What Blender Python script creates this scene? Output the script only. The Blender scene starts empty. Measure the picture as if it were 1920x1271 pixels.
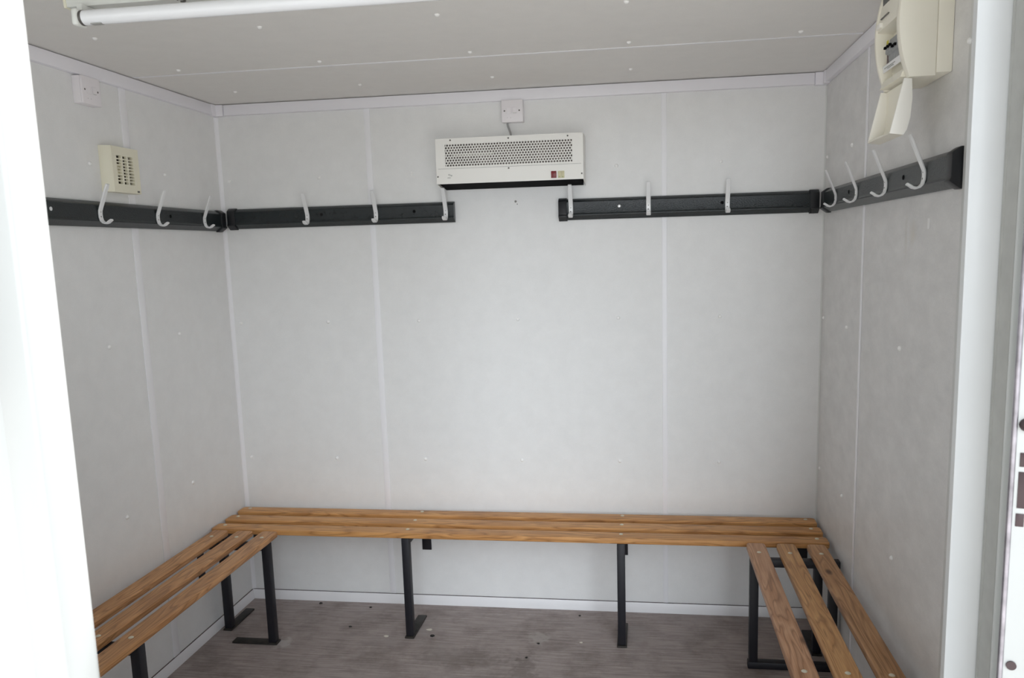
import bpy, bmesh, math, random
from mathutils import Vector, Matrix
random.seed(7)
PI = math.pi
col = bpy.context.scene.collection
W, H = 2.508, 2.2094          # room width and height; back wall at y=0, floor z=0
YF = -1.62                    # inner face of the front wall

# ------------------------------------------------------------------ materials
def new_mat(name):
    m = bpy.data.materials.new(name); m.use_nodes = True
    nt = m.node_tree
    return m, nt, nt.nodes, nt.links, nt.nodes['Principled BSDF']

def plain(name, color, rough=0.5, metal=0.0, bump=0.0, bscale=200.0, mottle=0.0, mscale=6.0, spec=0.5):
    m, nt, N, L, b = new_mat(name)
    b.inputs['Base Color'].default_value = (*color, 1)
    b.inputs['Roughness'].default_value = rough
    b.inputs['Metallic'].default_value = metal
    b.inputs['Specular IOR Level'].default_value = spec
    tc = N.new('ShaderNodeTexCoord')
    if mottle > 0:
        n = N.new('ShaderNodeTexNoise'); n.inputs['Scale'].default_value = mscale
        n.inputs['Detail'].default_value = 6
        L.new(tc.outputs['Object'], n.inputs['Vector'])
        r = N.new('ShaderNodeValToRGB')
        r.color_ramp.elements[0].position = 0.3; r.color_ramp.elements[1].position = 0.7
        r.color_ramp.elements[0].color = (*[c * (1 - mottle) for c in color], 1)
        r.color_ramp.elements[1].color = (*[min(1, c * (1 + mottle)) for c in color], 1)
        L.new(n.outputs['Fac'], r.inputs['Fac']); L.new(r.outputs['Color'], b.inputs['Base Color'])
    if bump > 0:
        n2 = N.new('ShaderNodeTexNoise'); n2.inputs['Scale'].default_value = bscale
        n2.inputs['Detail'].default_value = 3
        L.new(tc.outputs['Object'], n2.inputs['Vector'])
        bp = N.new('ShaderNodeBump'); bp.inputs['Strength'].default_value = bump
        bp.inputs['Distance'].default_value = 0.002
        L.new(n2.outputs['Fac'], bp.inputs['Height']); L.new(bp.outputs['Normal'], b.inputs['Normal'])
    return m

def panel_mat(name, color, rough, blotch, stretch):
    """plastic faced wall panel: embossed grain, faint cloudy mottling"""
    m, nt, N, L, b = new_mat(name)
    tc = N.new('ShaderNodeTexCoord')
    mp = N.new('ShaderNodeMapping'); mp.inputs['Scale'].default_value = stretch
    L.new(tc.outputs['Object'], mp.inputs['Vector'])
    n = N.new('ShaderNodeTexNoise'); n.inputs['Scale'].default_value = 14; n.inputs['Detail'].default_value = 8
    n.inputs['Roughness'].default_value = 0.65
    L.new(mp.outputs['Vector'], n.inputs['Vector'])
    r = N.new('ShaderNodeValToRGB')
    r.color_ramp.elements[0].position = 0.32; r.color_ramp.elements[1].position = 0.68
    r.color_ramp.elements[0].color = (*[c * (1 - blotch) for c in color], 1)
    r.color_ramp.elements[1].color = (*[min(1, c * (1 + blotch)) for c in color], 1)
    L.new(n.outputs['Fac'], r.inputs['Fac'])
    g = N.new('ShaderNodeTexNoise'); g.inputs['Scale'].default_value = 420; g.inputs['Detail'].default_value = 2
    L.new(tc.outputs['Object'], g.inputs['Vector'])
    g2 = N.new('ShaderNodeValToRGB')
    g2.color_ramp.elements[0].position = 0.25; g2.color_ramp.elements[1].position = 0.75
    g2.color_ramp.elements[0].color = (0.93, 0.93, 0.93, 1); g2.color_ramp.elements[1].color = (1, 1, 1, 1)
    L.new(g.outputs['Fac'], g2.inputs['Fac'])
    mx = N.new('ShaderNodeMix'); mx.data_type = 'RGBA'; mx.blend_type = 'MULTIPLY'
    mx.inputs['Factor'].default_value = 1.0
    L.new(r.outputs['Color'], mx.inputs[6]); L.new(g2.outputs['Color'], mx.inputs[7])
    L.new(mx.outputs[2], b.inputs['Base Color'])
    # roughness varies with the same cloud
    rr = N.new('ShaderNodeMapRange'); rr.inputs['To Min'].default_value = rough - 0.1; rr.inputs['To Max'].default_value = rough + 0.12
    L.new(n.outputs['Fac'], rr.inputs['Value']); L.new(rr.outputs['Result'], b.inputs['Roughness'])
    b.inputs['Specular IOR Level'].default_value = 0.35
    bp = N.new('ShaderNodeBump'); bp.inputs['Strength'].default_value = 0.12; bp.inputs['Distance'].default_value = 0.001
    L.new(g.outputs['Fac'], bp.inputs['Height']); L.new(bp.outputs['Normal'], b.inputs['Normal'])
    return m

def wood_mat(name, dark, mid, light, knots=0.5, seed=0.0):
    m, nt, N, L, b = new_mat(name)
    tc = N.new('ShaderNodeTexCoord')
    oi = N.new('ShaderNodeObjectInfo')
    sc = N.new('ShaderNodeVectorMath'); sc.operation = 'ADD'
    mul = N.new('ShaderNodeMath'); mul.operation = 'MULTIPLY'; mul.inputs[1].default_value = 17.0
    L.new(oi.outputs['Random'], mul.inputs[0])
    cb = N.new('ShaderNodeCombineXYZ'); cb.inputs['Y'].default_value = seed
    L.new(mul.outputs['Value'], cb.inputs['X'])
    L.new(tc.outputs['Object'], sc.inputs[0]); L.new(cb.outputs['Vector'], sc.inputs[1])
    # cathedral grain: bands along the length, bent by slow noise
    mp = N.new('ShaderNodeMapping'); mp.inputs['Scale'].default_value = (1.6, 16, 16)
    L.new(sc.outputs['Vector'], mp.inputs['Vector'])
    n1 = N.new('ShaderNodeTexNoise'); n1.inputs['Scale'].default_value = 1.3; n1.inputs['Detail'].default_value = 2
    n1.inputs['Distortion'].default_value = 0.6
    L.new(mp.outputs['Vector'], n1.inputs['Vector'])
    ring = N.new('ShaderNodeMath'); ring.operation = 'MULTIPLY'; ring.inputs[1].default_value = 8.0
    L.new(n1.outputs['Fac'], ring.inputs[0])
    fr = N.new('ShaderNodeMath'); fr.operation = 'FRACT'
    L.new(ring.outputs['Value'], fr.inputs[0])
    rc = N.new('ShaderNodeValToRGB'); e = rc.color_ramp.elements
    e[0].position = 0.0; e[0].color = (*mid, 1)
    e[1].position = 1.0; e[1].color = (*mid, 1)
    x = e.new(0.55); x.color = (*light, 1)
    x = e.new(0.86); x.color = (*[d * 0.4 + q * 0.6 for d, q in zip(dark, mid)], 1)
    L.new(fr.outputs['Value'], rc.inputs['Fac'])
    # fine fibres
    mp2 = N.new('ShaderNodeMapping'); mp2.inputs['Scale'].default_value = (5, 160, 160)
    L.new(sc.outputs['Vector'], mp2.inputs['Vector'])
    n2 = N.new('ShaderNodeTexNoise'); n2.inputs['Scale'].default_value = 1.6; n2.inputs['Detail'].default_value = 5
    L.new(mp2.outputs['Vector'], n2.inputs['Vector'])
    r2 = N.new('ShaderNodeValToRGB')
    r2.color_ramp.elements[0].position = 0.3; r2.color_ramp.elements[1].position = 0.62
    r2.color_ramp.elements[0].color = (0.72, 0.67, 0.62, 1); r2.color_ramp.elements[1].color = (1, 1, 1, 1)
    L.new(n2.outputs['Fac'], r2.inputs['Fac'])
    mx = N.new('ShaderNodeMix'); mx.data_type = 'RGBA'; mx.blend_type = 'MULTIPLY'; mx.inputs['Factor'].default_value = 0.8
    L.new(rc.outputs['Color'], mx.inputs[6]); L.new(r2.outputs['Color'], mx.inputs[7])
    # broad wear patches
    n3 = N.new('ShaderNodeTexNoise'); n3.inputs['Scale'].default_value = 3.5; n3.inputs['Detail'].default_value = 4
    L.new(sc.outputs['Vector'], n3.inputs['Vector'])
    r3 = N.new('ShaderNodeValToRGB')
    r3.color_ramp.elements[0].position = 0.33; r3.color_ramp.elements[1].position = 0.6
    r3.color_ramp.elements[0].color = (0.72, 0.66, 0.62, 1); r3.color_ramp.elements[1].color = (1, 1, 1, 1)
    L.new(n3.outputs['Fac'], r3.inputs['Fac'])
    mx3 = N.new('ShaderNodeMix'); mx3.data_type = 'RGBA'; mx3.blend_type = 'MULTIPLY'; mx3.inputs['Factor'].default_value = 0.7
    L.new(mx.outputs[2], mx3.inputs[6]); L.new(r3.outputs['Color'], mx3.inputs[7])
    # knots
    mp4 = N.new('ShaderNodeMapping'); mp4.inputs['Scale'].default_value = (4.2, 9, 9)
    L.new(sc.outputs['Vector'], mp4.inputs['Vector'])
    v = N.new('ShaderNodeTexVoronoi'); v.inputs['Scale'].default_value = 1.0
    L.new(mp4.outputs['Vector'], v.inputs['Vector'])
    r4 = N.new('ShaderNodeValToRGB')
    r4.color_ramp.elements[0].position = 0.05; r4.color_ramp.elements[1].position = 0.13
    r4.color_ramp.elements[0].color = (0.16, 0.10, 0.08, 1); r4.color_ramp.elements[1].color = (1, 1, 1, 1)
    L.new(v.outputs['Distance'], r4.inputs['Fac'])
    mx4 = N.new('ShaderNodeMix'); mx4.data_type = 'RGBA'; mx4.blend_type = 'MULTIPLY'; mx4.inputs['Factor'].default_value = knots
    L.new(mx3.outputs[2], mx4.inputs[6]); L.new(r4.outputs['Color'], mx4.inputs[7])
    L.new(mx4.outputs[2], b.inputs['Base Color'])
    b.inputs['Roughness'].default_value = 0.42
    b.inputs['Specular IOR Level'].default_value = 0.35
    bp = N.new('ShaderNodeBump'); bp.inputs['Strength'].default_value = 0.25; bp.inputs['Distance'].default_value = 0.001
    L.new(n2.outputs['Fac'], bp.inputs['Height']); L.new(bp.outputs['Normal'], b.inputs['Normal'])
    return m

def floor_mat():
    m, nt, N, L, b = new_mat('floor_vinyl')
    tc = N.new('ShaderNodeTexCoord')
    mp = N.new('ShaderNodeMapping'); mp.inputs['Scale'].default_value = (2.2, 34, 1)
    L.new(tc.outputs['Object'], mp.inputs['Vector'])
    n = N.new('ShaderNodeTexNoise'); n.inputs['Scale'].default_value = 3.0; n.inputs['Detail'].default_value = 8
    n.inputs['Roughness'].default_value = 0.7
    L.new(mp.outputs['Vector'], n.inputs['Vector'])
    r = N.new('ShaderNodeValToRGB'); e = r.color_ramp.elements
    e[0].position = 0.3; e[0].color = (0.245, 0.207, 0.197, 1)
    e[1].position = 0.72; e[1].color = (0.49, 0.427, 0.408, 1)
    L.new(n.outputs['Fac'], r.inputs['Fac'])
    # grubby patches
    n2 = N.new('ShaderNodeTexNoise'); n2.inputs['Scale'].default_value = 5.5; n2.inputs['Detail'].default_value = 9
    n2.inputs['Roughness'].default_value = 0.7
    L.new(tc.outputs['Object'], n2.inputs['Vector'])
    r2 = N.new('ShaderNodeValToRGB')
    r2.color_ramp.elements[0].position = 0.3; r2.color_ramp.elements[1].position = 0.55
    r2.color_ramp.elements[0].color = (0.55, 0.52, 0.5, 1); r2.color_ramp.elements[1].color = (1, 1, 1, 1)
    L.new(n2.outputs['Fac'], r2.inputs['Fac'])
    mx = N.new('ShaderNodeMix'); mx.data_type = 'RGBA'; mx.blend_type = 'MULTIPLY'; mx.inputs['Factor'].default_value = 0.85
    L.new(r.outputs['Color'], mx.inputs[6]); L.new(r2.outputs['Color'], mx.inputs[7])
    last = mx.outputs[2]
    # scuffed pale patches and dark stains at fixed spots on the floor
    sep = N.new('ShaderNodeSeparateXYZ')
    for (x, y, rx, ry, c, a) in [(1.372, -0.262, .045, .055, (0.42, 0.38, 0.36), .75), (0.335, -.39, .035, .05, (0.5, 0.47, 0.46), .8),
                                 (1.345, -.52, .05, .16, (0.09, 0.07, 0.062), .38), (1.08, -.44, .22, .07, (0.10, 0.08, 0.07), .25),
                                 (0.75, -.36, .10, .03, (0.3, 0.26, 0.25), .35), (1.0, -.36, .06, .05, (0.32, 0.28, 0.27), .35),
                                 (1.76, -.2, .05, .10, (0.34, 0.31, 0.30), .4), (0.88, -.2, .05, .09, (0.34, 0.31, 0.3), .4)]:
        mpp = N.new('ShaderNodeMapping'); mpp.vector_type = 'POINT'
        mpp.inputs['Location'].default_value = (-x / rx, -y / ry, 0); mpp.inputs['Scale'].default_value = (1 / rx, 1 / ry, 0)
        L.new(tc.outputs['Object'], mpp.inputs['Vector'])
        ln = N.new('ShaderNodeVectorMath'); ln.operation = 'LENGTH'
        L.new(mpp.outputs['Vector'], ln.inputs[0])
        nn = N.new('ShaderNodeTexNoise'); nn.inputs['Scale'].default_value = 38; nn.inputs['Detail'].default_value = 5
        L.new(tc.outputs['Object'], nn.inputs['Vector'])
        ad = N.new('ShaderNodeMath'); ad.operation = 'MULTIPLY_ADD'; ad.inputs[1].default_value = 2.6; ad.inputs[2].default_value = -0.9
        L.new(nn.outputs['Fac'], ad.inputs[0])
        su = N.new('ShaderNodeMath'); su.operation = 'ADD'
        L.new(ln.outputs['Value'], su.inputs[0]); L.new(ad.outputs['Value'], su.inputs[1])
        mr = N.new('ShaderNodeMapRange'); mr.inputs['From Min'].default_value = 0.9; mr.inputs['From Max'].default_value = 1.5
        mr.inputs['To Min'].default_value = a; mr.inputs['To Max'].default_value = 0.0
        L.new(su.outputs['Value'], mr.inputs['Value'])
        m2 = N.new('ShaderNodeMix'); m2.data_type = 'RGBA'
        L.new(mr.outputs['Result'], m2.inputs['Factor']); L.new(last, m2.inputs[6]); m2.inputs[7].default_value = (*c, 1)
        last = m2.outputs[2]
    # scattered specks
    for scale, thr, c in ((46, .05, (0.03, 0.025, 0.022)), (33, .045, (0.5, 0.47, 0.45))):
        v = N.new('ShaderNodeTexVoronoi'); v.inputs['Scale'].default_value = scale
        L.new(tc.outputs['Object'], v.inputs['Vector'])
        nn = N.new('ShaderNodeTexNoise'); nn.inputs['Scale'].default_value = 4.0 + scale * .05
        L.new(tc.outputs['Object'], nn.inputs['Vector'])
        th = N.new('ShaderNodeMath'); th.operation = 'LESS_THAN'; th.inputs[1].default_value = thr
        L.new(v.outputs['Distance'], th.inputs[0])
        th2 = N.new('ShaderNodeMath'); th2.operation = 'GREATER_THAN'; th2.inputs[1].default_value = .56
        L.new(nn.outputs['Fac'], th2.inputs[0])
        mm = N.new('ShaderNodeMath'); mm.operation = 'MULTIPLY'
        L.new(th.outputs['Value'], mm.inputs[0]); L.new(th2.outputs['Value'], mm.inputs[1])
        m2 = N.new('ShaderNodeMix'); m2.data_type = 'RGBA'
        L.new(mm.outputs['Value'], m2.inputs['Factor']); L.new(last, m2.inputs[6]); m2.inputs[7].default_value = (*c, 1)
        last = m2.outputs[2]
    L.new(last, b.inputs['Base Color'])
    b.inputs['Roughness'].default_value = 0.55
    b.inputs['Specular IOR Level'].default_value = 0.3
    return m

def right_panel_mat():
    """right wall: panel with its shade greyed into the colour, plus a faint yellowish run stain"""
    m = panel_mat('wall_panel_shaded_stained', (0.76, 0.755, 0.75), .42, .075, (1, .6, 1.1))  # base darker than the other panels: shade on this side put into the colour
    nt = m.node_tree; N, L = nt.nodes, nt.links
    b = N['Principled BSDF']
    src = b.inputs['Base Color'].links[0].from_socket
    tc = N.new('ShaderNodeTexCoord')
    last = src
    for (y, z, ry, rz, c, a) in [(-.962, 1.575, .016, .075, (0.55, 0.52, 0.45), .3), (-1.015, 1.585, .035, .04, (0.66, 0.61, 0.5), .35)]:
        mpp = N.new('ShaderNodeMapping')
        mpp.inputs['Location'].default_value = (0, -y / ry, -z / rz); mpp.inputs['Scale'].default_value = (0, 1 / ry, 1 / rz)
        L.new(tc.outputs['Object'], mpp.inputs['Vector'])
        ln = N.new('ShaderNodeVectorMath'); ln.operation = 'LENGTH'; L.new(mpp.outputs['Vector'], ln.inputs[0])
        nn = N.new('ShaderNodeTexNoise'); nn.inputs['Scale'].default_value = 45; L.new(tc.outputs['Object'], nn.inputs['Vector'])
        su = N.new('ShaderNodeMath'); su.operation = 'ADD'
        L.new(ln.outputs['Value'], su.inputs[0]); L.new(nn.outputs['Fac'], su.inputs[1])
        mr = N.new('ShaderNodeMapRange'); mr.inputs['From Min'].default_value = 0.6; mr.inputs['From Max'].default_value = 1.5
        mr.inputs['To Min'].default_value = a; mr.inputs['To Max'].default_value = 0
        L.new(su.outputs['Value'], mr.inputs['Value'])
        m2 = N.new('ShaderNodeMix'); m2.data_type = 'RGBA'
        L.new(mr.outputs['Result'], m2.inputs['Factor']); L.new(last, m2.inputs[6]); m2.inputs[7].default_value = (*c, 1)
        last = m2.outputs[2]
    L.new(last, b.inputs['Base Color'])
    return m

M = {}
M['panel'] = panel_mat('wall_panel', (0.87, 0.875, 0.875), .5, .025, (1, 1, 1))
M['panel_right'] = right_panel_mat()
M['ceiling'] = panel_mat('ceiling_panel', (0.845, 0.83, 0.805), .55, .02, (1, 1, 1))
M['strip'] = plain('joint_strip_plastic', (0.92, 0.92, 0.95), .4, bump=.05)
M['pvc'] = plain('white_pvc', (0.89, 0.88, 0.93), .35, bump=.03)
M['skirt'] = plain('skirting_white', (0.92, 0.92, 0.94), .4, bump=.05, mottle=.03)
M['rivet'] = plain('rivet_nylon', (0.95, 0.95, 0.94), .3)
M['floor'] = floor_mat()
M['wood_back'] = wood_mat('varnished_slat_golden', (0.16, 0.06, 0.018), (0.596, 0.298, 0.106), (0.738, 0.391, 0.149), .35, 0.0)
M['wood_left'] = wood_mat('varnished_slat_tan', (0.15, 0.06, 0.02), (0.568, 0.291, 0.121), (0.696, 0.376, 0.170), .4, 3.0)
M['wood_a'] = wood_mat('varnished_slat_pinkish', (0.15, 0.065, 0.03), (0.518, 0.280, 0.154), (0.630, 0.371, 0.224), .7, 5.0)
M['wood_b'] = wood_mat('varnished_slat_honey', (0.16, 0.065, 0.022), (0.560, 0.294, 0.119), (0.658, 0.371, 0.161), .8, 9.0)
M['wood_c'] = wood_mat('varnished_slat_brown', (0.12, 0.05, 0.02), (0.469, 0.248, 0.114), (0.568, 0.320, 0.156), .9, 13.0)
M['steel'] = plain('black_painted_steel', (0.009, 0.009, 0.014), .5, bump=.1, bscale=120)
M['foot'] = plain('scuffed_black_steel', (0.022, 0.019, 0.016), .6, bump=.3, bscale=90, mottle=.5, mscale=40)
M['bolt'] = plain('zinc_bolt', (0.72, 0.68, 0.55), .35, metal=.6)
M['rail'] = plain('anthracite_plastic', (0.011, 0.016, 0.018), .27, bump=.6, bscale=260, mottle=.1, mscale=30, spec=.5)
M['cap'] = plain('black_end_cap', (0.010, 0.011, 0.014), .4, bump=.1)
M['hook'] = plain('grey_hook_paint', (0.84, 0.85, 0.86), .32, metal=.1, bump=.05)
M['screw'] = plain('dark_screw', (0.16, 0.15, 0.14), .4, metal=.7)
M['black'] = plain('black_recess', (0.003, 0.003, 0.004), .8, spec=.1)
M['chrome'] = plain('bright_plug', (0.85, 0.87, 0.88), .2, metal=.6)
M['heater'] = plain('heater_cream_white', (0.90, 0.89, 0.85), .4, bump=.04)
M['heater_in'] = plain('heater_inner_grey', (0.28, 0.25, 0.23), .7, mottle=.3, mscale=14)
M['element'] = plain('heater_element', (0.6, 0.58, 0.52), .5)
M['red'] = plain('red_rocker', (0.20, 0.012, 0.016), .3)
M['cream'] = plain('cream_rocker', (0.66, 0.62, 0.40), .4)
M['greenmark'] = plain('green_mark', (0.30, 0.40, 0.16), .5)
M['ink'] = plain('grey_print', (0.40, 0.40, 0.385), .6)
M['socket'] = plain('socket_white', (0.88, 0.85, 0.88), .35, bump=.02)
M['flex'] = plain('grey_flex', (0.36, 0.36, 0.36), .5)
M['vent'] = plain('aged_cream_plastic', (0.84, 0.81, 0.66), .45, mottle=.04)
M['ventgap'] = plain('brown_vent_inside', (0.075, 0.055, 0.038), .7, mottle=.4, mscale=40)
M['cu'] = plain('cream_enclosure', (0.90, 0.87, 0.76), .42, bump=.03, mottle=.02)
M['cu2'] = plain('cream_enclosure_flap', (0.94, 0.92, 0.86), .38, bump=.03)
M['breaker'] = plain('grey_breaker', (0.33, 0.34, 0.35), .45)
M['label'] = plain('paper_label', (0.88, 0.88, 0.88), .6)
M['yellow'] = plain('yellow_mark', (0.62, 0.55, 0.06), .5)
M['maroon'] = plain('maroon_blank', (0.13, 0.08, 0.08), .5)
M['smoke'] = plain('smoked_window', (0.03, 0.035, 0.035), .15)
M['tube'] = plain('fluorescent_tube_glass', (0.86, 0.87, 0.90), .25)
M['batten'] = plain('batten_white', (0.78, 0.79, 0.76), .45)
M['doorpaint'] = plain('white_door_paint', (0.735, 0.755, 0.745), .4, mottle=.02, mscale=5)
M['jamb'] = plain('white_jamb', (0.80, 0.82, 0.83), .35, mottle=.015, mscale=8)
M['reveal_shade'] = plain('shaded_frame_paint', (0.52, 0.525, 0.50), .5, bump=.05, mottle=.06, mscale=25)  # grey holds the shade of the reveal, which faces away from the daylight
M['trimgrey'] = plain('grey_corner_trim', (0.70, 0.71, 0.70), .45)
M['ground'] = plain('concrete_yard', (0.60, 0.592, 0.575), .9, mottle=.2, mscale=2, bump=.2, bscale=40)
M['shell'] = plain('cabin_outer_steel', (0.35, 0.38, 0.36), .6, mottle=.05)
M['flake'] = plain('pale_flake', (0.72, 0.68, 0.60), .7)
M['crumb'] = plain('black_crumb', (0.012, 0.010, 0.010), .7)
M['lockmetal'] = plain('dark_lock_metal', (0.10, 0.07, 0.075), .4, metal=.3)
M['rod'] = plain('galvanised_rod', (0.42, 0.40, 0.44), .35, metal=.8, mottle=.3, mscale=30)

# ------------------------------------------------------------------ mesh helpers
def merge(bm, src):
    me = bpy.data.meshes.new('t'); src.to_mesh(me); src.free(); bm.from_mesh(me); bpy.data.meshes.remove(me)

def box(bm, x0, x1, y0, y1, z0, z1, bev=0.0, seg=2):
    t = bmesh.new(); bmesh.ops.create_cube(t, size=1)
    for v in t.verts:
        v.co = Vector((x0 + (v.co.x + .5) * (x1 - x0), y0 + (v.co.y + .5) * (y1 - y0), z0 + (v.co.z + .5) * (z1 - z0)))
    if bev > 0:
        bmesh.ops.bevel(t, geom=list(t.edges), offset=bev, segments=seg, affect='EDGES', profile=.5)
    merge(bm, t); return bm

def prism(bm, pts, axis, a, b, bev=0.0, seg=2):
    """closed 2-D outline extruded along an axis; pts are the other two coords in xyz order"""
    def co(p, s):
        return Vector((s, p[0], p[1])) if axis == 'x' else Vector((p[0], s, p[1])) if axis == 'y' else Vector((p[0], p[1], s))
    t = bmesh.new()
    va = [t.verts.new(co(p, a)) for p in pts]; vb = [t.verts.new(co(p, b)) for p in pts]
    t.faces.new(va); t.faces.new(list(reversed(vb)))
    n = len(pts)
    for i in range(n):
        t.faces.new((va[i], vb[i], vb[(i + 1) % n], va[(i + 1) % n]))
    bmesh.ops.recalc_face_normals(t, faces=list(t.faces))
    if bev > 0:
        rim = [e for e in t.edges if (e.verts[0] in va and e.verts[1] in va) or (e.verts[0] in vb and e.verts[1] in vb)]
        bmesh.ops.bevel(t, geom=rim, offset=bev, segments=seg, affect='EDGES', profile=.5)
    merge(bm, t); return bm

def cyl(bm, p, q, r, n=16, r2=None):
    p, q = Vector(p), Vector(q); d = q - p
    t = bmesh.new()
    bmesh.ops.create_cone(t, cap_ends=True, segments=n, radius1=r, radius2=r if r2 is None else r2, depth=d.length)
    rot = d.to_track_quat('Z', 'Y').to_matrix().to_4x4()
    bmesh.ops.transform(t, matrix=Matrix.Translation((p + q) / 2) @ rot, verts=t.verts)
    merge(bm, t); return bm

def dome(bm, c, axis, r, h, n=12):
    """low domed head standing on a surface"""
    ax = Vector(axis).normalized()
    t = bmesh.new(); rings = []
    for k, (rr, hh) in enumerate(((1, 0), (1, .25), (.8, .65), (.45, .92))):
        rings.append([t.verts.new((rr * r * math.cos(2 * PI * i / n), rr * r * math.sin(2 * PI * i / n), hh * h)) for i in range(n)])
    top = t.verts.new((0, 0, h))
    for a, b in zip(rings, rings[1:]):
        for i in range(n): t.faces.new((a[i], a[(i + 1) % n], b[(i + 1) % n], b[i]))
    for i in range(n): t.faces.new((rings[-1][i], rings[-1][(i + 1) % n], top))
    t.faces.new(list(reversed(rings[0])))
    rot = ax.to_track_quat('Z', 'Y').to_matrix().to_4x4()
    bmesh.ops.transform(t, matrix=Matrix.Translation(Vector(c)) @ rot, verts=t.verts)
    merge(bm, t); return bm

def tube(bm, pts, r, n=10):
    pts = [Vector(p) for p in pts]; t = bmesh.new(); rings = []
    for i, p in enumerate(pts):
        d = (pts[min(i + 1, len(pts) - 1)] - pts[max(i - 1, 0)]).normalized()
        q = d.to_track_quat('Z', 'Y')
        rings.append([t.verts.new(p + q @ Vector((r * math.cos(2 * PI * k / n), r * math.sin(2 * PI * k / n), 0))) for k in range(n)])
    for a, b in zip(rings, rings[1:]):
        for i in range(n): t.faces.new((a[i], a[(i + 1) % n], b[(i + 1) % n], b[i]))
    t.faces.new(list(reversed(rings[0]))); t.faces.new(rings[-1])
    bmesh.ops.recalc_face_normals(t, faces=list(t.faces))
    merge(bm, t); return bm

def obj(name, bm, m, parent=None, loc=None, kind=None, label=None, smooth=32):
    """links bm as ONE mesh object; bm is in the local space of its thing (or of the world)"""
    me = bpy.data.meshes.new(name); bm.to_mesh(me); bm.free()
    me.polygons.foreach_set('use_smooth', [True] * len(me.polygons))
    me.set_sharp_from_angle(angle=math.radians(smooth))
    o = bpy.data.objects.new(name, me); col.objects.link(o)
    me.materials.append(m)
    if parent: o.parent = parent
    if loc: o.location = loc
    if kind: o['kind'] = kind
    if label: o['label'] = label
    return o

def tag(o, label, cat, group=None, kind=None):
    o['label'] = label; o['category'] = cat
    if group: o['group'] = group
    if kind: o['kind'] = kind
    return o

def thing(name, label, cat, loc=(0, 0, 0), rz=0.0, group=None):
    o = bpy.data.objects.new(name, None); col.objects.link(o)
    o.empty_display_size = .05
    o.location = loc; o.rotation_euler = (0, 0, rz)
    return tag(o, label, cat, group)

def copy_to(o, parent, loc, rot=None):
    c = o.copy(); col.objects.link(c); c.parent = parent; c.location = loc
    if rot is not None: c.rotation_euler = rot
    return c

NB = bmesh.new

# ------------------------------------------------------------------ the setting
def struct(name, bm, m, label, cat):
    return tag(obj(name, bm, m), label, cat, kind='structure')

struct('floor', box(NB(), -.06, W + .06, -1.70, .06, -.06, 0), M['floor'], 'dirty grey-brown streaked vinyl floor of the cabin', 'floor')
ceil = struct('ceiling', box(NB(), -.06, W + .06, -1.70, .06, H, H + .06), M['ceiling'], 'off-white panelled ceiling with white rivets', 'ceiling')
wb = struct('wall_back', box(NB(), -.06, W + .06, 0, .06, 0, H), M['panel'], 'white plastic faced back wall behind the heater', 'wall')
wl = struct('wall_left', box(NB(), -.06, 0, -1.70, 0, 0, H), M['panel'], 'white left wall carrying the extractor fan', 'wall')
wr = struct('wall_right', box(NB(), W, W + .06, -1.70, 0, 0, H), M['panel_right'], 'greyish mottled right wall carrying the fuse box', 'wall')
# front wall: only the narrow returns and the header above the wide doorway
jb = NB()
A = []                                   # plan of the right jamb: cove facing out, grey reveal, outer lip
for k in range(9):
    a = k / 8
    A.append((2.406 + .052 * a, -1.618 - .016 * a * a))
plan = [(W, -1.60), (2.406, -1.60)] + A + [(W, -1.634)]
prism(jb, plan, 'z', 0, H)
wf = struct('wall_front', jb, M['jamb'], 'bright white door post on the right side of the doorway', 'wall')
rv = NB()
prism(rv, [(2.458, -1.636), (2.458, -1.645), (2.4605, -1.647), (2.458, -1.649), (2.458, -1.695), (W, -1.695), (W, -1.636)], 'z', 0, H)
obj('door_reveal', rv, M['reveal_shade'], wf, label='door reveal coloured grey for its shade, with a dark seam')
lp = NB(); box(lp, 2.4575, 2.62, -1.704, -1.696, 0, H, .002)
obj('door_lip', lp, M['doorpaint'], wf)
hd = NB(); box(hd, -.06, W + .06, -1.70, -1.64, 2.145, H)
obj('header', hd, M['jamb'], wf)
lj = NB(); box(lj, 0.0, .03, -1.70, -1.64, 0, 2.145)
obj('left_return', lj, M['jamb'], wf)
tr = NB(); box(tr, W - .010, W, -1.598, -1.345, .05, H - .05, .002)
tag(obj('trim_1', tr, M['trimgrey']), 'pale grey upright trim where the right wall meets the door post', 'trim', kind='structure')

# joint strips between the panels, corner beads
def trim(i, bm, label, m='strip'):
    tag(obj('trim_%d' % i, bm, M[m]), label, 'trim', kind='structure')
trim(2, box(NB(), .662, .687, -.003, -.0002, .047, H - .0445, .001), 'white vertical joint strip on the back wall, left of the heater')
trim(3, box(NB(), 1.881, 1.901, -.003, -.0002, .047, H - .0445, .001), 'white vertical joint strip on the back wall, right of the heater')
trim(4, box(NB(), .0002, .003, -.616, -.580, .047, H - .0445, .001), 'white vertical joint strip on the left wall')
trim(5, box(NB(), W - .003, W - .0002, -.566, -.548, .047, H - .0445, .001), 'white vertical joint strip on the right wall', 'strip')
trim(6, box(NB(), .02, W - .02, -.558, -.545, H - .002, H - .0002, .0008), 'thin white joint strip running across the ceiling')
cb = NB(); prism(cb, [(.0003, -.0003), (.016, -.0003), (.004, -.004), (.0003, -.009)], 'z', .046, H - .05)
trim(7, cb, 'white bead in the back left corner of the room')
cb = NB(); prism(cb, [(W - .0003, -.0003), (W - .006, -.0003), (W - .002, -.002), (W - .0003, -.006)], 'z', .046, H - .05)
trim(8, cb, 'thin bead in the back right corner of the room', 'trimgrey')

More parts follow.
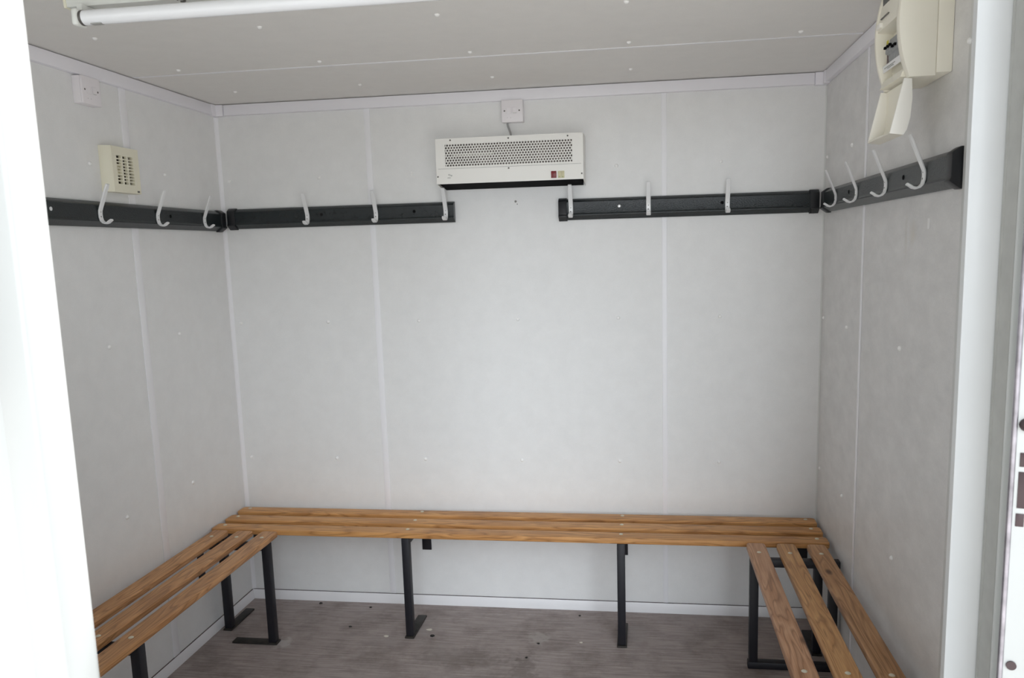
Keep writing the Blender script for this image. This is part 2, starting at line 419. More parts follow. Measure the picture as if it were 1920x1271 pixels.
# skirting with a dark dirt line along its top
def skirt(name, a, b, label, wall):
    p = [(0, 0), (-.007, 0), (-.0075, .004), (-.006, .040), (-.004, .0445), (0, .0455)]
    bm = NB()
    if wall == 'back': prism(bm, [(y - .0002, z) for y, z in p], 'x', a, b)
    if wall == 'left': prism(bm, [(-y + .0002, z) for y, z in p], 'y', a, b)
    if wall == 'right': prism(bm, [(W + y - .0002, z) for y, z in p], 'y', a, b)
    s = struct(name, bm, M['skirt'], label, 'skirting board')
    g = NB()
    q = (-.0042, -.0004, .0452, .0468)
    if wall == 'back': box(g, a, b, q[0], q[1], q[2], q[3])
    if wall == 'left': box(g, -q[1], -q[0], a, b, q[2], q[3])
    if wall == 'right': box(g, W + q[0], W + q[1], a, b, q[2], q[3])
    obj('dirt_line', g, M['lockmetal'], s, label='dark grime line along the top')
skirt('baseboard_back', .0002, W - .0002, 'low white skirting along the back wall', 'back')
skirt('baseboard_left', -1.60, -.0085, 'low white skirting along the left wall', 'left')
skirt('baseboard_right', -1.34, -.0085, 'low white skirting along the right wall', 'right')

# rivets, children of the panel they fix
rv = NB(); dome(rv, (0, 0, 0), (0, -1, 0), .0075, .0062)
rivet = obj('rivet', rv, M['rivet'], wb, loc=(.045, 0, 1.279))
first = True
for z in (1.281, .673, 1.893):
    for x in (.046, .449, .855, 1.283, 1.702, 2.112):
        if z > 1.8 and x == 1.283: continue
        if first: first = False; rivet.location = (x, 0, z); continue
        copy_to(rivet, wb, (x, 0, z))
for z in (1.278, .675, 1.888):
    for y in (-.39, -.793, -1.2):
        copy_to(rivet, wl, (0, y, z), (0, 0, PI / 2))
for z in (1.272, .662, 1.890):
    for y in (-.036, -.388, -.95):
        copy_to(rivet, wr, (W, y, z), (0, 0, -PI / 2))
copy_to(rivet, wr, (W - .010, -1.352, 1.985), (0, 0, -PI / 2))
for y in (-.243, -.617, -1.026):
    for x in (.234, .741, 1.254, 1.766, 2.289):
        if x == 2.289 and y == -.243: continue
        copy_to(rivet, ceil, (x, y, H), (PI / 2, 0, 0))

# outside: yard, outer skin
struct('ground', box(NB(), -14, 16, -24, 6, -.4, -.2), M['ground'], 'pale concrete yard outside the cabin', 'ground')
sk = NB()
box(sk, -.10, -.062, -1.70, .10, -.2, H + .10); box(sk, W + .062, W + .10, -1.70, .10, -.2, H + .10)
box(sk, -.062, W + .062, .062, .10, -.2, H + .10); box(sk, -.062, W + .062, -1.70, .062, H + .062, H + .10)
box(sk, -.062, W + .062, -1.70, .062, -.2, -.062)
struct('outer_shell', sk, M['shell'], 'outer steel skin of the portable cabin', 'cabin shell')

# left door leaf, half open, its free edge close to the viewer
def leaf_at(name, hinge, ang, length, label):
    e = tag(bpy.data.objects.new(name, None), label, 'door', kind='structure')
    col.objects.link(e); e.location = (hinge[0], hinge[1], 0); e.rotation_euler = (0, 0, ang)
    return e
hx, hy, fx, fy = -.02, -1.76, 1.054, -2.268
ang = math.atan2(fy - hy, fx - hx); ln = math.hypot(fx - hx, fy - hy)
d1 = leaf_at('door_1', (hx, hy), ang, ln, 'white door leaf standing half open at the left edge of the view')
b = NB(); box(b, 0, ln - .09, -.040, 0, -.05, 2.16, .003)
obj('panel', b, M['doorpaint'], d1)
b = NB(); box(b, ln - .09, ln, -.046, 0, -.05, 2.16, .006, 3)
obj('edge_stile', b, M['doorpaint'], d1)

# right door leaf, swung wide open outside
d2 = leaf_at('door_2', (2.459, -1.745), math.radians(-14), .6, 'white door leaf swung open outside at the right edge')
b = NB(); prism(b, [(0, 0), (.62, 0), (.62, .036), (.056, .036), (.002, .003)], 'z', -.05, 2.16)
obj('panel', b, M['doorpaint'], d2)
b = NB(); cyl(b, (-.0055, -.002, -.05), (-.0055, -.002, 2.16), .0048, 14)
obj('hinge_rod', b, M['rod'], d2, label='grey metal rod along the door edge')
for i, (x0, x1, z0, z1) in enumerate(((.0062, .055, 1.1645, 1.1900), (.0056, .055, 1.0880, 1.1550), (.0050, .0180, 1.0540, 1.0780))):
    b = NB(); box(b, x0, x1, -.0015, -.0002, z0, z1, .0004)
    obj('lock_slot', b, M['lockmetal'], d2, label='dark rectangular lock cut-out')
b = NB(); cyl(b, (.0125, -.0002, .7875), (.0125, -.003, .7875), .0085, 20)
obj('grommet', b, M['lockmetal'], d2, label='dark round plug low on the door')
b = NB(); dome(b, (.0135, -.0002, 1.2410), (0, -1, 0), .012, .012, 16)
obj('knob', b, M['lockmetal'], d2)

# ------------------------------------------------------------------ cable trunking under the ceiling
zt, zb = H - .0035, H - .0460
t = thing('cable_trunking', 'white plastic cable trunking along the top of the back wall', 'trunking', (.053, 0, zb), group='ceiling trunking')
def rel(bm, o): bmesh.ops.translate(bm, vec=-Vector(o), verts=bm.verts); return bm
b = NB(); box(b, .0535, 2.4575, -.0187, -.0003, zb, zt, .0015)
obj('channel', rel(b, t.location), M['pvc'], t)
b = NB(); box(b, .0005, .0500, -.0210, -.0003, zb - .0025, zt + .001, .001); box(b, .0005, .0210, -.0500, -.0205, zb - .0025, zt + .001, .001)
obj('corner_piece', rel(b, t.location), M['pvc'], t)
b = NB(); box(b, 2.4590, W - .0005, -.0210, -.0003, zb - .0025, zt + .001, .001); box(b, W - .0210, W - .0005, -.0500, -.0205, zb - .0025, zt + .001, .001)
obj('corner_piece', rel(b, t.location), M['pvc'], t)
t = thing('cable_trunking', 'white plastic cable trunking along the top of the left wall', 'trunking', (0, -.0510, zb), group='ceiling trunking')
b = NB(); box(b, .0003, .0187, -1.635, -.0515, zb, zt, .0015)
obj('channel', rel(b, t.location), M['pvc'], t)
t = thing('cable_trunking', 'white plastic cable trunking along the top of the right wall', 'trunking', (W, -.0510, zb), group='ceiling trunking')
b = NB(); box(b, W - .0187, W - .0003, -1.0385, -.0515, zb, zt, .0015)
obj('channel', rel(b, t.location), M['pvc'], t)

# ------------------------------------------------------------------ coat rails
Z0 = 1.7275
hb = NB()
prof = [(-.0350, .094), (-.031, .095), (-.0285, .022), (-.0285, -.013)]
def strip_hook():
    """flat bar bent into a tall upper prong and a small lower curl; local origin on the wall at rail mid-height"""
    cl = [(-.0665, .0930), (-.0610, .0800), (-.0480, .0490), (-.0350, .0180), (-.0310, .0080), (-.0300, -.0020), (-.0305, -.0140),
          (-.0335, -.0245), (-.0400, -.0310), (-.0480, -.0335), (-.0560, -.0315), (-.0630, -.0265), (-.0695, -.0225)]
    w, th = .0088, .0028
    t = bmesh.new(); rings = []
    n = len(cl)
    for i in range(n):
        a = Vector((0,) + cl[max(i - 1, 0)]); c = Vector((0,) + cl[min(i + 1, n - 1)]); p = Vector((0,) + cl[i])
        d = (c - a).normalized(); nn = Vector((0, -d.z, d.y))
        ww = w * (.78 if i in (0, n - 1) else 1)
        ring = []
        for sx, sn in ((-1, -.5), (-.82, -1), (.82, -1), (1, -.5), (1, .5), (.82, 1), (-.82, 1), (-1, .5)):
            ring.append(t.verts.new(p + Vector((sx * ww, 0, 0)) + nn * (sn * th)))
        rings.append(ring)
    for a, c in zip(rings, rings[1:]):
        for i in range(8): t.faces.new((a[i], a[(i + 1) % 8], c[(i + 1) % 8], c[i]))
    t.faces.new(list(reversed(rings[0]))); t.faces.new(rings[-1])
    bmesh.ops.recalc_face_normals(t, faces=list(t.faces))
    return t
hook0 = scr0 = None
def make_hook(parent, x):
    global hook0, scr0
    if hook0 is None:
        hook0 = obj('hook', strip_hook(), M['hook'], parent, loc=(x, 0, 0), label='light grey metal double hook', smooth=40)
        s = NB(); dome(s, (0, -.0322, .004), (0, -1, .1), .0026, .0016, 10)
        scr0 = obj('screw', s, M['screw'], hook0)
        copy_to(scr0, hook0, (-.001, -.0004, -.0155))
        return hook0
    h = copy_to(hook0, parent, (x, 0, 0))
    for c in [c for c in hook0.children]: copy_to(c, h, c.location)
    return h
RP = [(-.0003, .0400), (-.009, .0400), (-.0150, .0365), (-.0255, .0290), (-.0275, .0260), (-.0275, -.0165), (-.0290, -.0215),
      (-.0310, -.0240), (-.0310, -.0270), (-.0080, -.0440), (-.0003, -.0440)]
def coat_rail(label, loc, rz, L, hooks, caps, plugs, bright=()):
    t = thing('coat_rail', label, 'coat rail', loc, rz, 'coat rails')
    b = NB(); prism(b, RP, 'x', .004 if caps[0] else 0, L - (.004 if caps[1] else 0))
    obj('backboard', b, M['rail'], t)
    big = [(y - (.0034 if y < -.001 else 0), z + (.0035 if z > 0 else -.004)) for y, z in RP]
    for on, a, c in ((caps[0], 0, .034), (caps[1], L - .034, L)):
        if on:
            b = NB(); prism(b, big, 'x', a, c, .001)
            obj('end_cap', b, M['cap'], t, label='black plastic end cap')
    for x in hooks: make_hook(t, x)
    for x in plugs:
        b = NB(); dome(b, (x, -.0275, .0045), (0, -1, 0), .0064, .0022, 14)
        obj('screw_plug', b, M['chrome'] if x in bright else M['black'], t, label='bright screw head' if x in bright else 'black screw plug')
    return t
coat_rail('dark grey coat rail with three hooks on the back wall, left of the heater', (.037, 0, Z0 + .006), 0, .996,
          (.363, .664, .963), (1, 0), (.424, .828))
coat_rail('dark grey coat rail with three hooks on the back wall, right of the heater', (1.467, 0, Z0), 0, 1.016,
          (.051, .361, .668), (1, 1), (.245, .648), (.245,))
coat_rail('dark grey coat rail on the left wall below the extractor fan', (0, -1.44, Z0 - .002), PI / 2, 1.412,
          (.33, .632, .939, 1.247), (0, 1), (1.022, .42), (.42,))
coat_rail('dark grey coat rail with four hooks on the right wall below the fuse box', (W, -.078, Z0 - .002), -PI / 2, 1.262,
          (.226, .493, .793, 1.091), (1, 1), (.390, .932))

# ------------------------------------------------------------------ slatted benches
def slat(L, y0, y1, x0=0.0):
    r = .014; pts = []
    for cx, cy, a0 in ((x0 + L - r, y1 - r, 0), (x0 + r, y1 - r, 90), (x0 + r, y0 + r, 180), (x0 + L - r, y0 + r, 270)):
        for k in range(5):
            a = math.radians(a0 + 22.5 * k); pts.append((cx + r * math.cos(a), cy + r * math.sin(a)))
    return prism(NB(), pts, 'z', .4282, .450, .004, 3)
SY = ((-.098, -.028), (-.203, -.133), (-.309, -.239))
def bench(label, loc, rz, L, frames, mats, SYs, closed=False, back_plate=True):
    t = thing('slatted_bench', label, 'bench', loc, rz, 'changing room benches')
    front = SYs[2][0]
    for (y0, y1), m in zip(SYs, mats):
        s = obj('slat', slat(L, y0, y1), m, t)
        for f in frames:
            b = NB(); dome(b, (f, (y0 + y1) / 2 + .012 * (1 if rz == 0 else 0), .4501), (0, 0, 1), .0078, .0032, 14)
            obj('bolt', b, M['bolt'], s, label='domed pale bolt head')
    for f in frames:
        w = .0155
        fr = obj('support_frame', box(NB(), f - w, f + w, front + .002, front + .033, .0082 if not closed else .0275, .4275, .003), M['steel'], t)
        b = NB(); box(b, f - w, f + w, front + .0332, -.0068, .399, .4275, .003)
        obj('top_bar', b, M['steel'], fr)
        if closed:
            b = NB(); box(b, f - w, f + w, front - .002, -.012, .0005, .0270, .003)
            obj('floor_bar', b, M['steel'], fr)
            b = NB(); box(b, f - w, f + w, -.043, -.012, .0275, .3985, .003)
            obj('rear_leg', b, M['steel'], fr)
        else:
            b = NB(); box(b, f - .0205, f + .0205, -.0066, -.0010, .259, .4275, .001)
            obj('wall_plate', b, M['steel'], fr)
            b = NB()
            for xx, ya, yb in ((0, front - .004, front + .19),):
                box(b, f - .0195, f + .0195, ya, yb, .0005, .0080, .0015)
            obj('foot_plate', b, M['foot'], fr, label='scuffed flat steel foot')
    return t
bench('long wooden slatted bench along the back wall under the heater', (.006, 0, 0), 0, 2.486, (.040, .837, 1.705, 2.447),
      (M['wood_back'],) * 3, SY)
SYL = ((-.095, -.025), (-.203, -.133), (-.311, -.241))
bench('wooden slatted bench along the left wall', (0, -1.52, 0), PI / 2, 1.203, (.325, 1.129), (M['wood_left'],) * 3, SYL)
SYR = ((-.105, -.037), (-.215, -.146), (-.325, -.256))
bench('wooden slatted bench with knotty slats along the right wall', (W, -.3165, 0), -PI / 2, 1.205, (.093, .895),
      (M['wood_c'], M['wood_b'], M['wood_a']), SYR, closed=True)

# ------------------------------------------------------------------ over-door type fan heater on the back wall
x0, x1, yb, yf, z0, z1 = .992, 1.578, -.001, -.120, 1.836, 2.012
o = Vector((1.285, 0, z0))
t = thing('fan_heater', 'cream white wall fan heater with perforated front above the back bench', 'heater', o)
def P(name, bm, m, par=None, **k): return obj(name, rel(bm, o), m, par or t, **k)
b = NB()                                   # folded case: top, back, ends and a front with an opening for the grille
box(b, x0, x1, yf, yb, z1 - .0015, z1); box(b, x0, x1, yb - .002, yb, z0, z1 - .0015)
gx0, gx1, gz0, gz1 = 1.030, 1.536, 1.9035, 1.991
for a in (x0, x1 - .0015):
    prism(b, [(yf, z0), (yb - .002, z0 - .0170), (yb - .002, z1 - .0015), (yf, z1 - .0015)], 'x', a, a + .0015)
box(b, x0 + .0015, x1 - .0015, yf, yf + .0015, gz1, z1 - .0015)
box(b, x0 + .0015, gx0, yf, yf + .0015, gz0, gz1); box(b, gx1, x1 - .0015, yf, yf + .0015, gz0, gz1)
box(b, x0 + .0015, x1 - .0015, yf, yf + .0015, z0, gz0)
casing = P('casing', b, M['heater'])
b = NB(); box(b, x0 + .008, x1 - .008, yf - .0006, yf - .0001, 1.8945, 1.8957); P('fold_line', b, M['ink'], casing)
# honeycomb grille
b = bmesh.new(); px = .0112; pz = px * math.sqrt(3) / 2
nr = int((gz1 - gz0) / pz) + 1; nc = int((gx1 - gx0) / px) + 1
for r in range(nr):
    for c in range(nc):
        cx = gx0 + px * (-.1 + c + (.5 if r % 2 else 0)); cz = gz0 + .0035 + r * pz
        R_ = px / math.sqrt(3); ri = R_ * .68
        vo = [b.verts.new((cx + R_ * math.cos(PI / 6 + k * PI / 3), yf + .0004, cz + R_ * math.sin(PI / 6 + k * PI / 3))) for k in range(6)]
        vi = [b.verts.new((cx + ri * math.cos(PI / 6 + k * PI / 3), yf + .0004, cz + ri * math.sin(PI / 6 + k * PI / 3))) for k in range(6)]
        vd = [b.verts.new((v.co.x, yf + .0018, v.co.z)) for v in vi]
        for k in range(6):
            b.faces.new((vo[k], vo[(k + 1) % 6], vi[(k + 1) % 6], vi[k]))
            b.faces.new((vi[k], vi[(k + 1) % 6], vd[(k + 1) % 6], vd[k]))
bmesh.ops.remove_doubles(b, verts=b.verts, dist=1e-5)
P('grille', b, M['heater'], label='honeycomb perforated grille')
b = NB(); box(b, gx0 + .002, gx1 - .002, yf + .012, yf + .014, gz0 + .002, gz1 - .002)
P('inner_panel', b, M['heater_in'], label='grey-brown inside behind the grille')
b = NB(); box(b, gx0 + .03, gx0 + .19, yf + .006, yf + .0115, 1.944, 1.951, .001)
P('element_bar', b, M['element'])
b = NB(); prism(b, [(yf + .0025, z0 + .0015), (yb - .0030, z0 - .0150), (yb - .0030, z0 + .030), (yf + .0025, z0 + .030)], 'x', x0 + .0090, x1 - .0090)
P('outlet', b, M['black'], label='black air outlet slot underneath')
for x, z in ((1.053, 2.0045), (1.286, 2.0030), (1.519, 2.0015), (1.284, 1.8885), (.9975, 1.865), (1.5715, 1.857)):
    b = NB(); dome(b, (x, yf - .0001, z), (0, -1, 0), .0032, .0018, 10); P('screw', b, M['screw'])
b = NB(); box(b, 1.4515, 1.4725, yf - .0035, yf - .0002, 1.8435, 1.8700, .0012); P('power_switch', b, M['red'], label='dark red rocker switch')
for a in (1.4785, 1.4915):
    b = NB(); box(b, a, a + .0122, yf - .003, yf - .0002, 1.8425, 1.8695, .0012)
    sw = P('heat_switch', b, M['cream'], label='pale yellow rocker switch')
    b = NB(); box(b, a + .0035, a + .0080, yf - .0036, yf - .0031, 1.8460, 1.8490); P('mark', b, M['greenmark'], sw)
# faint grey lettering: too worn to read, two slanted lines of strokes
b = NB()
for (xa, xb, za, zc) in ((1.0400, 1.0450, 1.8690, 1.8740), (1.0460, 1.0500, 1.8665, 1.8725), (1.0510, 1.0560, 1.8650, 1.8705), (1.0365, 1.0400, 1.8575, 1.8615),
                         (1.0410, 1.0450, 1.8570, 1.8620), (1.0465, 1.0500, 1.8575, 1.8610)):
    prism(b, [(xa, za), (xb - .0012, za), (xb, zc), (xa + .0012, zc)], 'y', yf - .0005, yf - .0001)
P('printed_mark', b, M['ink'], label='faint worn grey lettering')

# ------------------------------------------------------------------ fused spurs
def spur(label, loc, rz, z):
    t = thing('fused_spur', label, 'switch', loc, rz, 'fused spur boxes')
    b = NB(); box(b, -.0430, .0430, -.0275, -.0003, 0, .0860, .002); obj('back_box', b, M['socket'], t)
    b = NB(); box(b, -.0435, .0435, -.0350, -.0277, -.0005, .0865, .0025, 3); f = obj('face_plate', b, M['socket'], t)
    for s in (-.031, .029):
        b = NB(); dome(b, (s, -.0350, .0440), (0, -1, 0), .0032, .0008, 10); obj('screw', b, M['screw'], f)
    b = NB(); box(b, .002, .020, -.0378, -.0350, .0335, .0575, .002); obj('rocker', b, M['socket'], t)
    b = NB(); box(b, .004, .018, -.0384, -.0379, .0335, .0345); obj('rocker_mark', b, M['ink'], t)
    b = NB(); box(b, -.0235, -.003, -.0366, -.0350, .0320, .0570, .001); obj('fuse_holder', b, M['socket'], t)
    for s in (-.020, -.006):
        b = NB(); box(b, s - .0012, s + .0012, -.0353, -.0350, .0165, .0180); obj('print_dot', b, M['ink'], t)
    return t
spur('white fused spur switch on the back wall above the heater', (1.2905, 0, 2.0765), 0, 0)
spur('white fused spur switch on the left wall under the trunking', (0, -.795, 2.0725), PI / 2, 0)
b = NB(); tube(b, [(1.266, -.012, 2.0755), (1.268, -.013, 2.066), (1.273, -.016, 2.052), (1.279, -.022, 2.036), (1.282, -.030, 2.022), (1.283, -.034, 2.0135)], .0042)
tag(obj('power_cable', b, M['flex']), 'short grey flex from the fused spur down to the heater', 'cable')

# ------------------------------------------------------------------ extractor fan on the left wall
o = Vector((0, -.668, 1.800))
t = thing('extractor_fan', 'aged cream square extractor fan on the left wall', 'extractor fan', o)
y0, y1, z0, z1, d0, d1_ = -.738, -.592, 1.800, 1.953, .0003, .036
ga, gb, gc, gd = -.7090, -.6220, 1.8285, 1.9235
b = NB()
prism(b, [(d0, y0 - .009), (.008, y0 - .009), (d1_ - .006, y0), (d1_, y0 + .007), (d1_, ga - .006), (d0, ga - .006)], 'z', z0, z1)
box(b, d0, d1_, ga - .006, ga, z0, z1); box(b, d0, d1_, gb, y1, z0, z1)
box(b, d0, d1_, ga, gb, z0, gc); box(b, d0, d1_, ga, gb, gd, z1)
P('housing', b, M['vent'])
b = NB(); box(b, d0, .020, ga + .0002, gb - .0002, gc + .0002, gd - .0002); P('inside', b, M['ventgap'], label='brown dusty fan inside')
b = NB()
for k in range(1, 3):
    y = ga + (gb - ga) * k / 3; box(b, .026, d1_ - .0008, y - .0045, y + .0045, gc + .0001, gd - .0001)
for k in range(1, 9):
    z = gc + (gd - gc) * k / 9; box(b, .027, d1_ - .0012, ga + .0001, gb - .0001, z - .0019, z + .0019)
P('grille', b, M['vent'])
b = NB(); box(b, .0225, .0255, -.7065, -.681, 1.857, 1.897); P('shutter', b, M['vent'])
b = NB(); box(b, d1_, d1_ + .0006, -.6125, -.6005, 1.8045, 1.8105); P('badge', b, M['screw'], label='small dark badge')

# ------------------------------------------------------------------ consumer unit (fuse box) with its flap hanging open
o = Vector((W, -1.14, 1.94))
t = thing('consumer_unit', 'cream fuse box with its curved flap hanging open on the right wall', 'fuse box', o)
ZT = 2.203
yn, yfar = -1.235, -1.040
b = NB(); box(b, W - .036, W - .0003, yn + .001, yfar, 1.9465, ZT, .003); P('base', b, M['cu'])
def curve(z):                              # bulged front of the cover
    u = (z - 2.072) / .132
    return 2.3885 + .0265 * u * u
zs = [1.940 + (ZT - 1.940) * k / 14 for k in range(15)]
def cheek(ya, yb2):
    bm = NB(); prism(bm, [(curve(z), z) for z in zs] + [(W - .0365, ZT), (W - .0365, 1.940)], 'y', ya, yb2, .002); return bm
P('near_cheek', cheek(yn, yn + .024), M['cu'])
P('far_cheek', cheek(yfar - .012, yfar), M['cu'])
b = NB(); box(b, 2.430, W - .0366, yn + .0242, yfar - .0122, 1.9405, ZT - .002); P('recess_back', b, M['cu'])
zu = [2.083 + (ZT - 2.083) * k / 6 for k in range(7)]
b = NB(); prism(b, [(curve(z) + .004, z) for z in zu] + [(2.4298, ZT), (2.4298, 2.078)], 'y', yn + .0242, yfar - .0122)
up = P('upper_front', b, M['cu'])
b = NB(); box(b, curve(2.15) + .0025, curve(2.15) + .006, yn + .05, yfar - .022, 2.132, ZT - .012); P('smoked_window', b, M['smoke'], up, label='dark smoked window')
b = NB(); box(b, curve(2.105) + .0015, curve(2.105) + .007, -1.135, -1.075, 2.1085, 2.1110); P('slot', b, M['screw'], up)
b = NB(); box(b, curve(2.09) - .003, curve(2.09) + .006, -1.088, -1.060, 2.088, 2.099, .001); P('latch', b, M['cu2'], up)
b = NB(); prism(b, [(2.402, 1.945), (2.4298, 1.945), (2.4298, 1.975), (2.410, 1.965)], 'y', yn + .0242, yfar - .0122); P('lower_sill', b, M['cu'])
for k in range(5):
    ya = -1.078 - .0185 * k
    b = NB(); prism(b, [(2.4298, 2.004), (2.414, 2.004), (2.4125, 2.022), (2.405, 2.026), (2.405, 2.041), (2.4125, 2.044), (2.4145, 2.060), (2.4298, 2.060)], 'y', ya - .0176, ya, .0008)
    br = P('breaker', b, M['breaker'])
    b = NB(); box(b, 2.399, 2.4048, ya - .0130, ya - .0045, (2.036 if k in (0, 1, 2) else 2.028), (2.042 if k in (0, 1, 2) else 2.034), .0008)
    P('toggle', b, M['black'], br, label='black breaker toggle')
b = NB(); box(b, 2.4125, 2.4298, -1.0775, -1.0655, 2.004, 2.050, .001); mk = P('blank', b, M['maroon'], label='dark maroon blank beside the breakers')
b = NB(); box(b, 2.4105, 2.4124, -1.0775, -1.0655, 2.0505, 2.060, .0005); P('warning_tab', b, M['yellow'], mk, label='small yellow tab')
b = NB(); prism(b, [(2.4085, 1.985), (2.4097, 1.985), (2.4077, 2.0005), (2.4065, 2.0005)], 'y', -1.200, -1.054); lb = P('circuit_label', b, M['label'], label='white paper circuit label')
b = NB()
for k, (ya, yb2) in enumerate(((-1.150, -1.070), (-1.140, -1.095))):
    box(b, 2.4060, 2.4072, ya, yb2, 1.9925 - .004 * k, 1.9940 - .004 * k)
P('print_line', b, M['ink'], lb)
# flap: two cheeks, curved skin, closed tip
fo = [(2.404, 1.9385), (2.4215, 1.937), (2.4240, 1.894), (2.4210, 1.850), (2.4145, 1.823), (2.4070, 1.811), (2.3760, 1.8155)]
b = NB(); prism(b, fo, 'y', yn + .0015, yn + .006, .0008); fl = P('flap', b, M['cu2'], label='pale cream curved flap hanging open')
b = NB(); prism(b, fo, 'y', -1.0565, -1.052, .0008); P('flap_cheek', b, M['cu2'], fl)
sk = [(2.4215, 1.937), (2.4240, 1.894), (2.4210, 1.850), (2.4145, 1.823), (2.4070, 1.811), (2.3760, 1.8155),
      (2.3765, 1.8195), (2.4045, 1.8155), (2.4108, 1.8255), (2.4170, 1.851), (2.4198, 1.894), (2.4175, 1.937)]
b = NB(); prism(b, sk, 'y', yn + .0062, -1.0567); P('flap_skin', b, M['cu'], fl)

# ------------------------------------------------------------------ fluorescent batten on the ceiling
o = Vector((1.12, -1.44, H))
t = thing('fluorescent_light', 'white fluorescent batten light with bare tube on the ceiling', 'ceiling light', o)
bx0, bx1 = .455, 1.70
b = NB(); prism(b, [(-1.426, H - .0003), (-1.420, H - .044), (-1.368, H - .044), (-1.362, H - .0003)], 'x', bx0 + .004, bx1 - .004); P('housing', b, M['batten'])
for a in (bx0 - .002, bx1 - .004):
    b = NB(); prism(b, [(-1.428, H - .0003), (-1.422, H - .046), (-1.366, H - .046), (-1.360, H - .0003)], 'x', a, a + .006); P('end_cap', b, M['vent'], label='cream end cap')
ty, tz, tr_ = -1.446, 2.1300, .0165
for a, s in ((bx0 + .044, 1), (bx1 - .044, -1)):
    b = NB(); box(b, min(a, a + s * .016), max(a, a + s * .016), ty - .0185, ty + .0185, tz - .019, tz + .019, .006, 3); box(b, min(a, a + s * .014), max(a, a + s * .014), ty + .004, -1.380, H - .0615, H - .0445, .002)
    lh = P('lamp_holder', b, M['batten'])
    b = NB(); cyl(b, (a + s * .0162, ty, tz), (a + s * .022, ty, tz), .0172, 20); P('holder_ring', b, M['screw'], lh, label='dark ring round the tube end')
b = NB(); cyl(b, (bx0 + .0665, ty, tz), (bx1 - .0665, ty, tz), tr_, 24); tb = P('tube', b, M['tube'], label='white glass tube, switched off')
b = NB(); prism(b, [(bx0 + .086, ty - .010), (bx0 + .112, ty - .010), (bx0 + .112, ty + .004), (bx0 + .086, ty + .004)], 'z', tz - tr_ - .0006, tz - tr_ + .0015)
P('tube_print', b, M['ink'], tb)
b = NB(); tube(b, [(.745 + .009 * math.cos(a), -1.412 + .009 * math.sin(a), H - .0457) for a in [k * PI / 8 for k in range(-6, 7)]], .0016, 6)
P('clip', b, M['screw'])

# ------------------------------------------------------------------ small things
b = NB(); cyl(b, (1.288, -.0003, 1.766), (1.288, -.004, 1.766), .0048, 12, .003); box(b, 1.2935, 1.2965, -.0015, -.0003, 1.753, 1.757)
tag(obj('wall_plug', b, M['screw']), 'small dark screw plug left in the back wall under the heater', 'screw plug')
b = NB(); box(b, W - .0012, W - .0003, -1.136, -1.121, 1.594, 1.620)
tag(obj('sticker', b, M['label']), 'small pale sticker on the right wall below the coat rail', 'sticker')

def bit(name, x, y, r, m, label, cat, group, h=.002, z=0.0003):
    rnd = random.Random(int(x * 1000)); n = 6
    pts = [(x + r * rnd.uniform(.55, 1.1) * math.cos(2 * PI * k / n) * 1.3, y + r * rnd.uniform(.55, 1.1) * math.sin(2 * PI * k / n)) for k in range(n)]
    b = NB(); prism(b, pts, 'z', z, z + h, h * .3, 1)
    tag(obj(name, b, M[m]), label, cat, group)
G1, G2 = 'pale flakes on the floor', 'black crumbs on the floor'
bit('paint_flake', .905, -.232, .011, 'flake', 'pale flake on the floor just right of the second bench leg from the left corner', 'flake', G1)
bit('paint_flake', .742, -.301, .009, 'flake', 'pale flake on the floor left of the second back bench leg', 'flake', G1)
bit('paint_flake', 1.548, -.285, .006, 'flake', 'tiny pale flake on the floor left of the right-hand back bench leg', 'flake', G1)
bit('dirt_crumb', .930, -.283, .009, 'crumb', 'black crumb on the floor in front of the second back bench leg', 'crumb', G2, .004)
bit('dirt_crumb', .341, -.034, .008, 'crumb', 'black crumb against the back skirting near the left corner', 'crumb', G2, .005)
bit('dirt_crumb', 1.378, -.308, .006, 'crumb', 'black crumb beside the pale scuff in the middle of the floor', 'crumb', G2, .004)
bit('dirt_crumb', .585, -.055, .007, 'crumb', 'black crumb near the back skirting under the left joint strip', 'crumb', G2, .003)
bit('dirt_crumb', 1.524, -.060, .006, 'crumb', 'black crumb near the back skirting left of the right-hand back bench leg', 'crumb', G2, .004)
bit('dirt_crumb', 1.345, -.418, .006, 'crumb', 'black crumb in the middle of the floor nearest the doorway', 'crumb', G2, .003)
bit('dirt_crumb', .560, -.235, .006, 'crumb', 'black crumb on open floor between the two left bench legs', 'crumb', G2, .003)

# ------------------------------------------------------------------ daylight
SUN_E, SUN_DIR = 10.0, (-.35, -.5, -1.1)
SUNWARD, SUNPOW, SKYGLOW, SKYBASE = (.30, -.86, .42), 22.0, 6.2, .17
sc = bpy.context.scene
w = bpy.data.worlds.new('overcast_sky'); sc.world = w; w.use_nodes = True
wn, wlk = w.node_tree.nodes, w.node_tree.links
bg = wn['Background']
tc = wn.new('ShaderNodeTexCoord'); sp = wn.new('ShaderNodeSeparateXYZ'); wlk.new(tc.outputs['Generated'], sp.inputs[0])
cr = wn.new('ShaderNodeValToRGB')
cr.color_ramp.elements[0].position = 0.0; cr.color_ramp.elements[0].color = (0.875, 0.935, 1.0, 1)
cr.color_ramp.elements[1].position = 0.8; cr.color_ramp.elements[1].color = (0.88, 0.95, 1.0, 1)
wlk.new(sp.outputs['Z'], cr.inputs['Fac']); wlk.new(cr.outputs['Color'], bg.inputs['Color'])
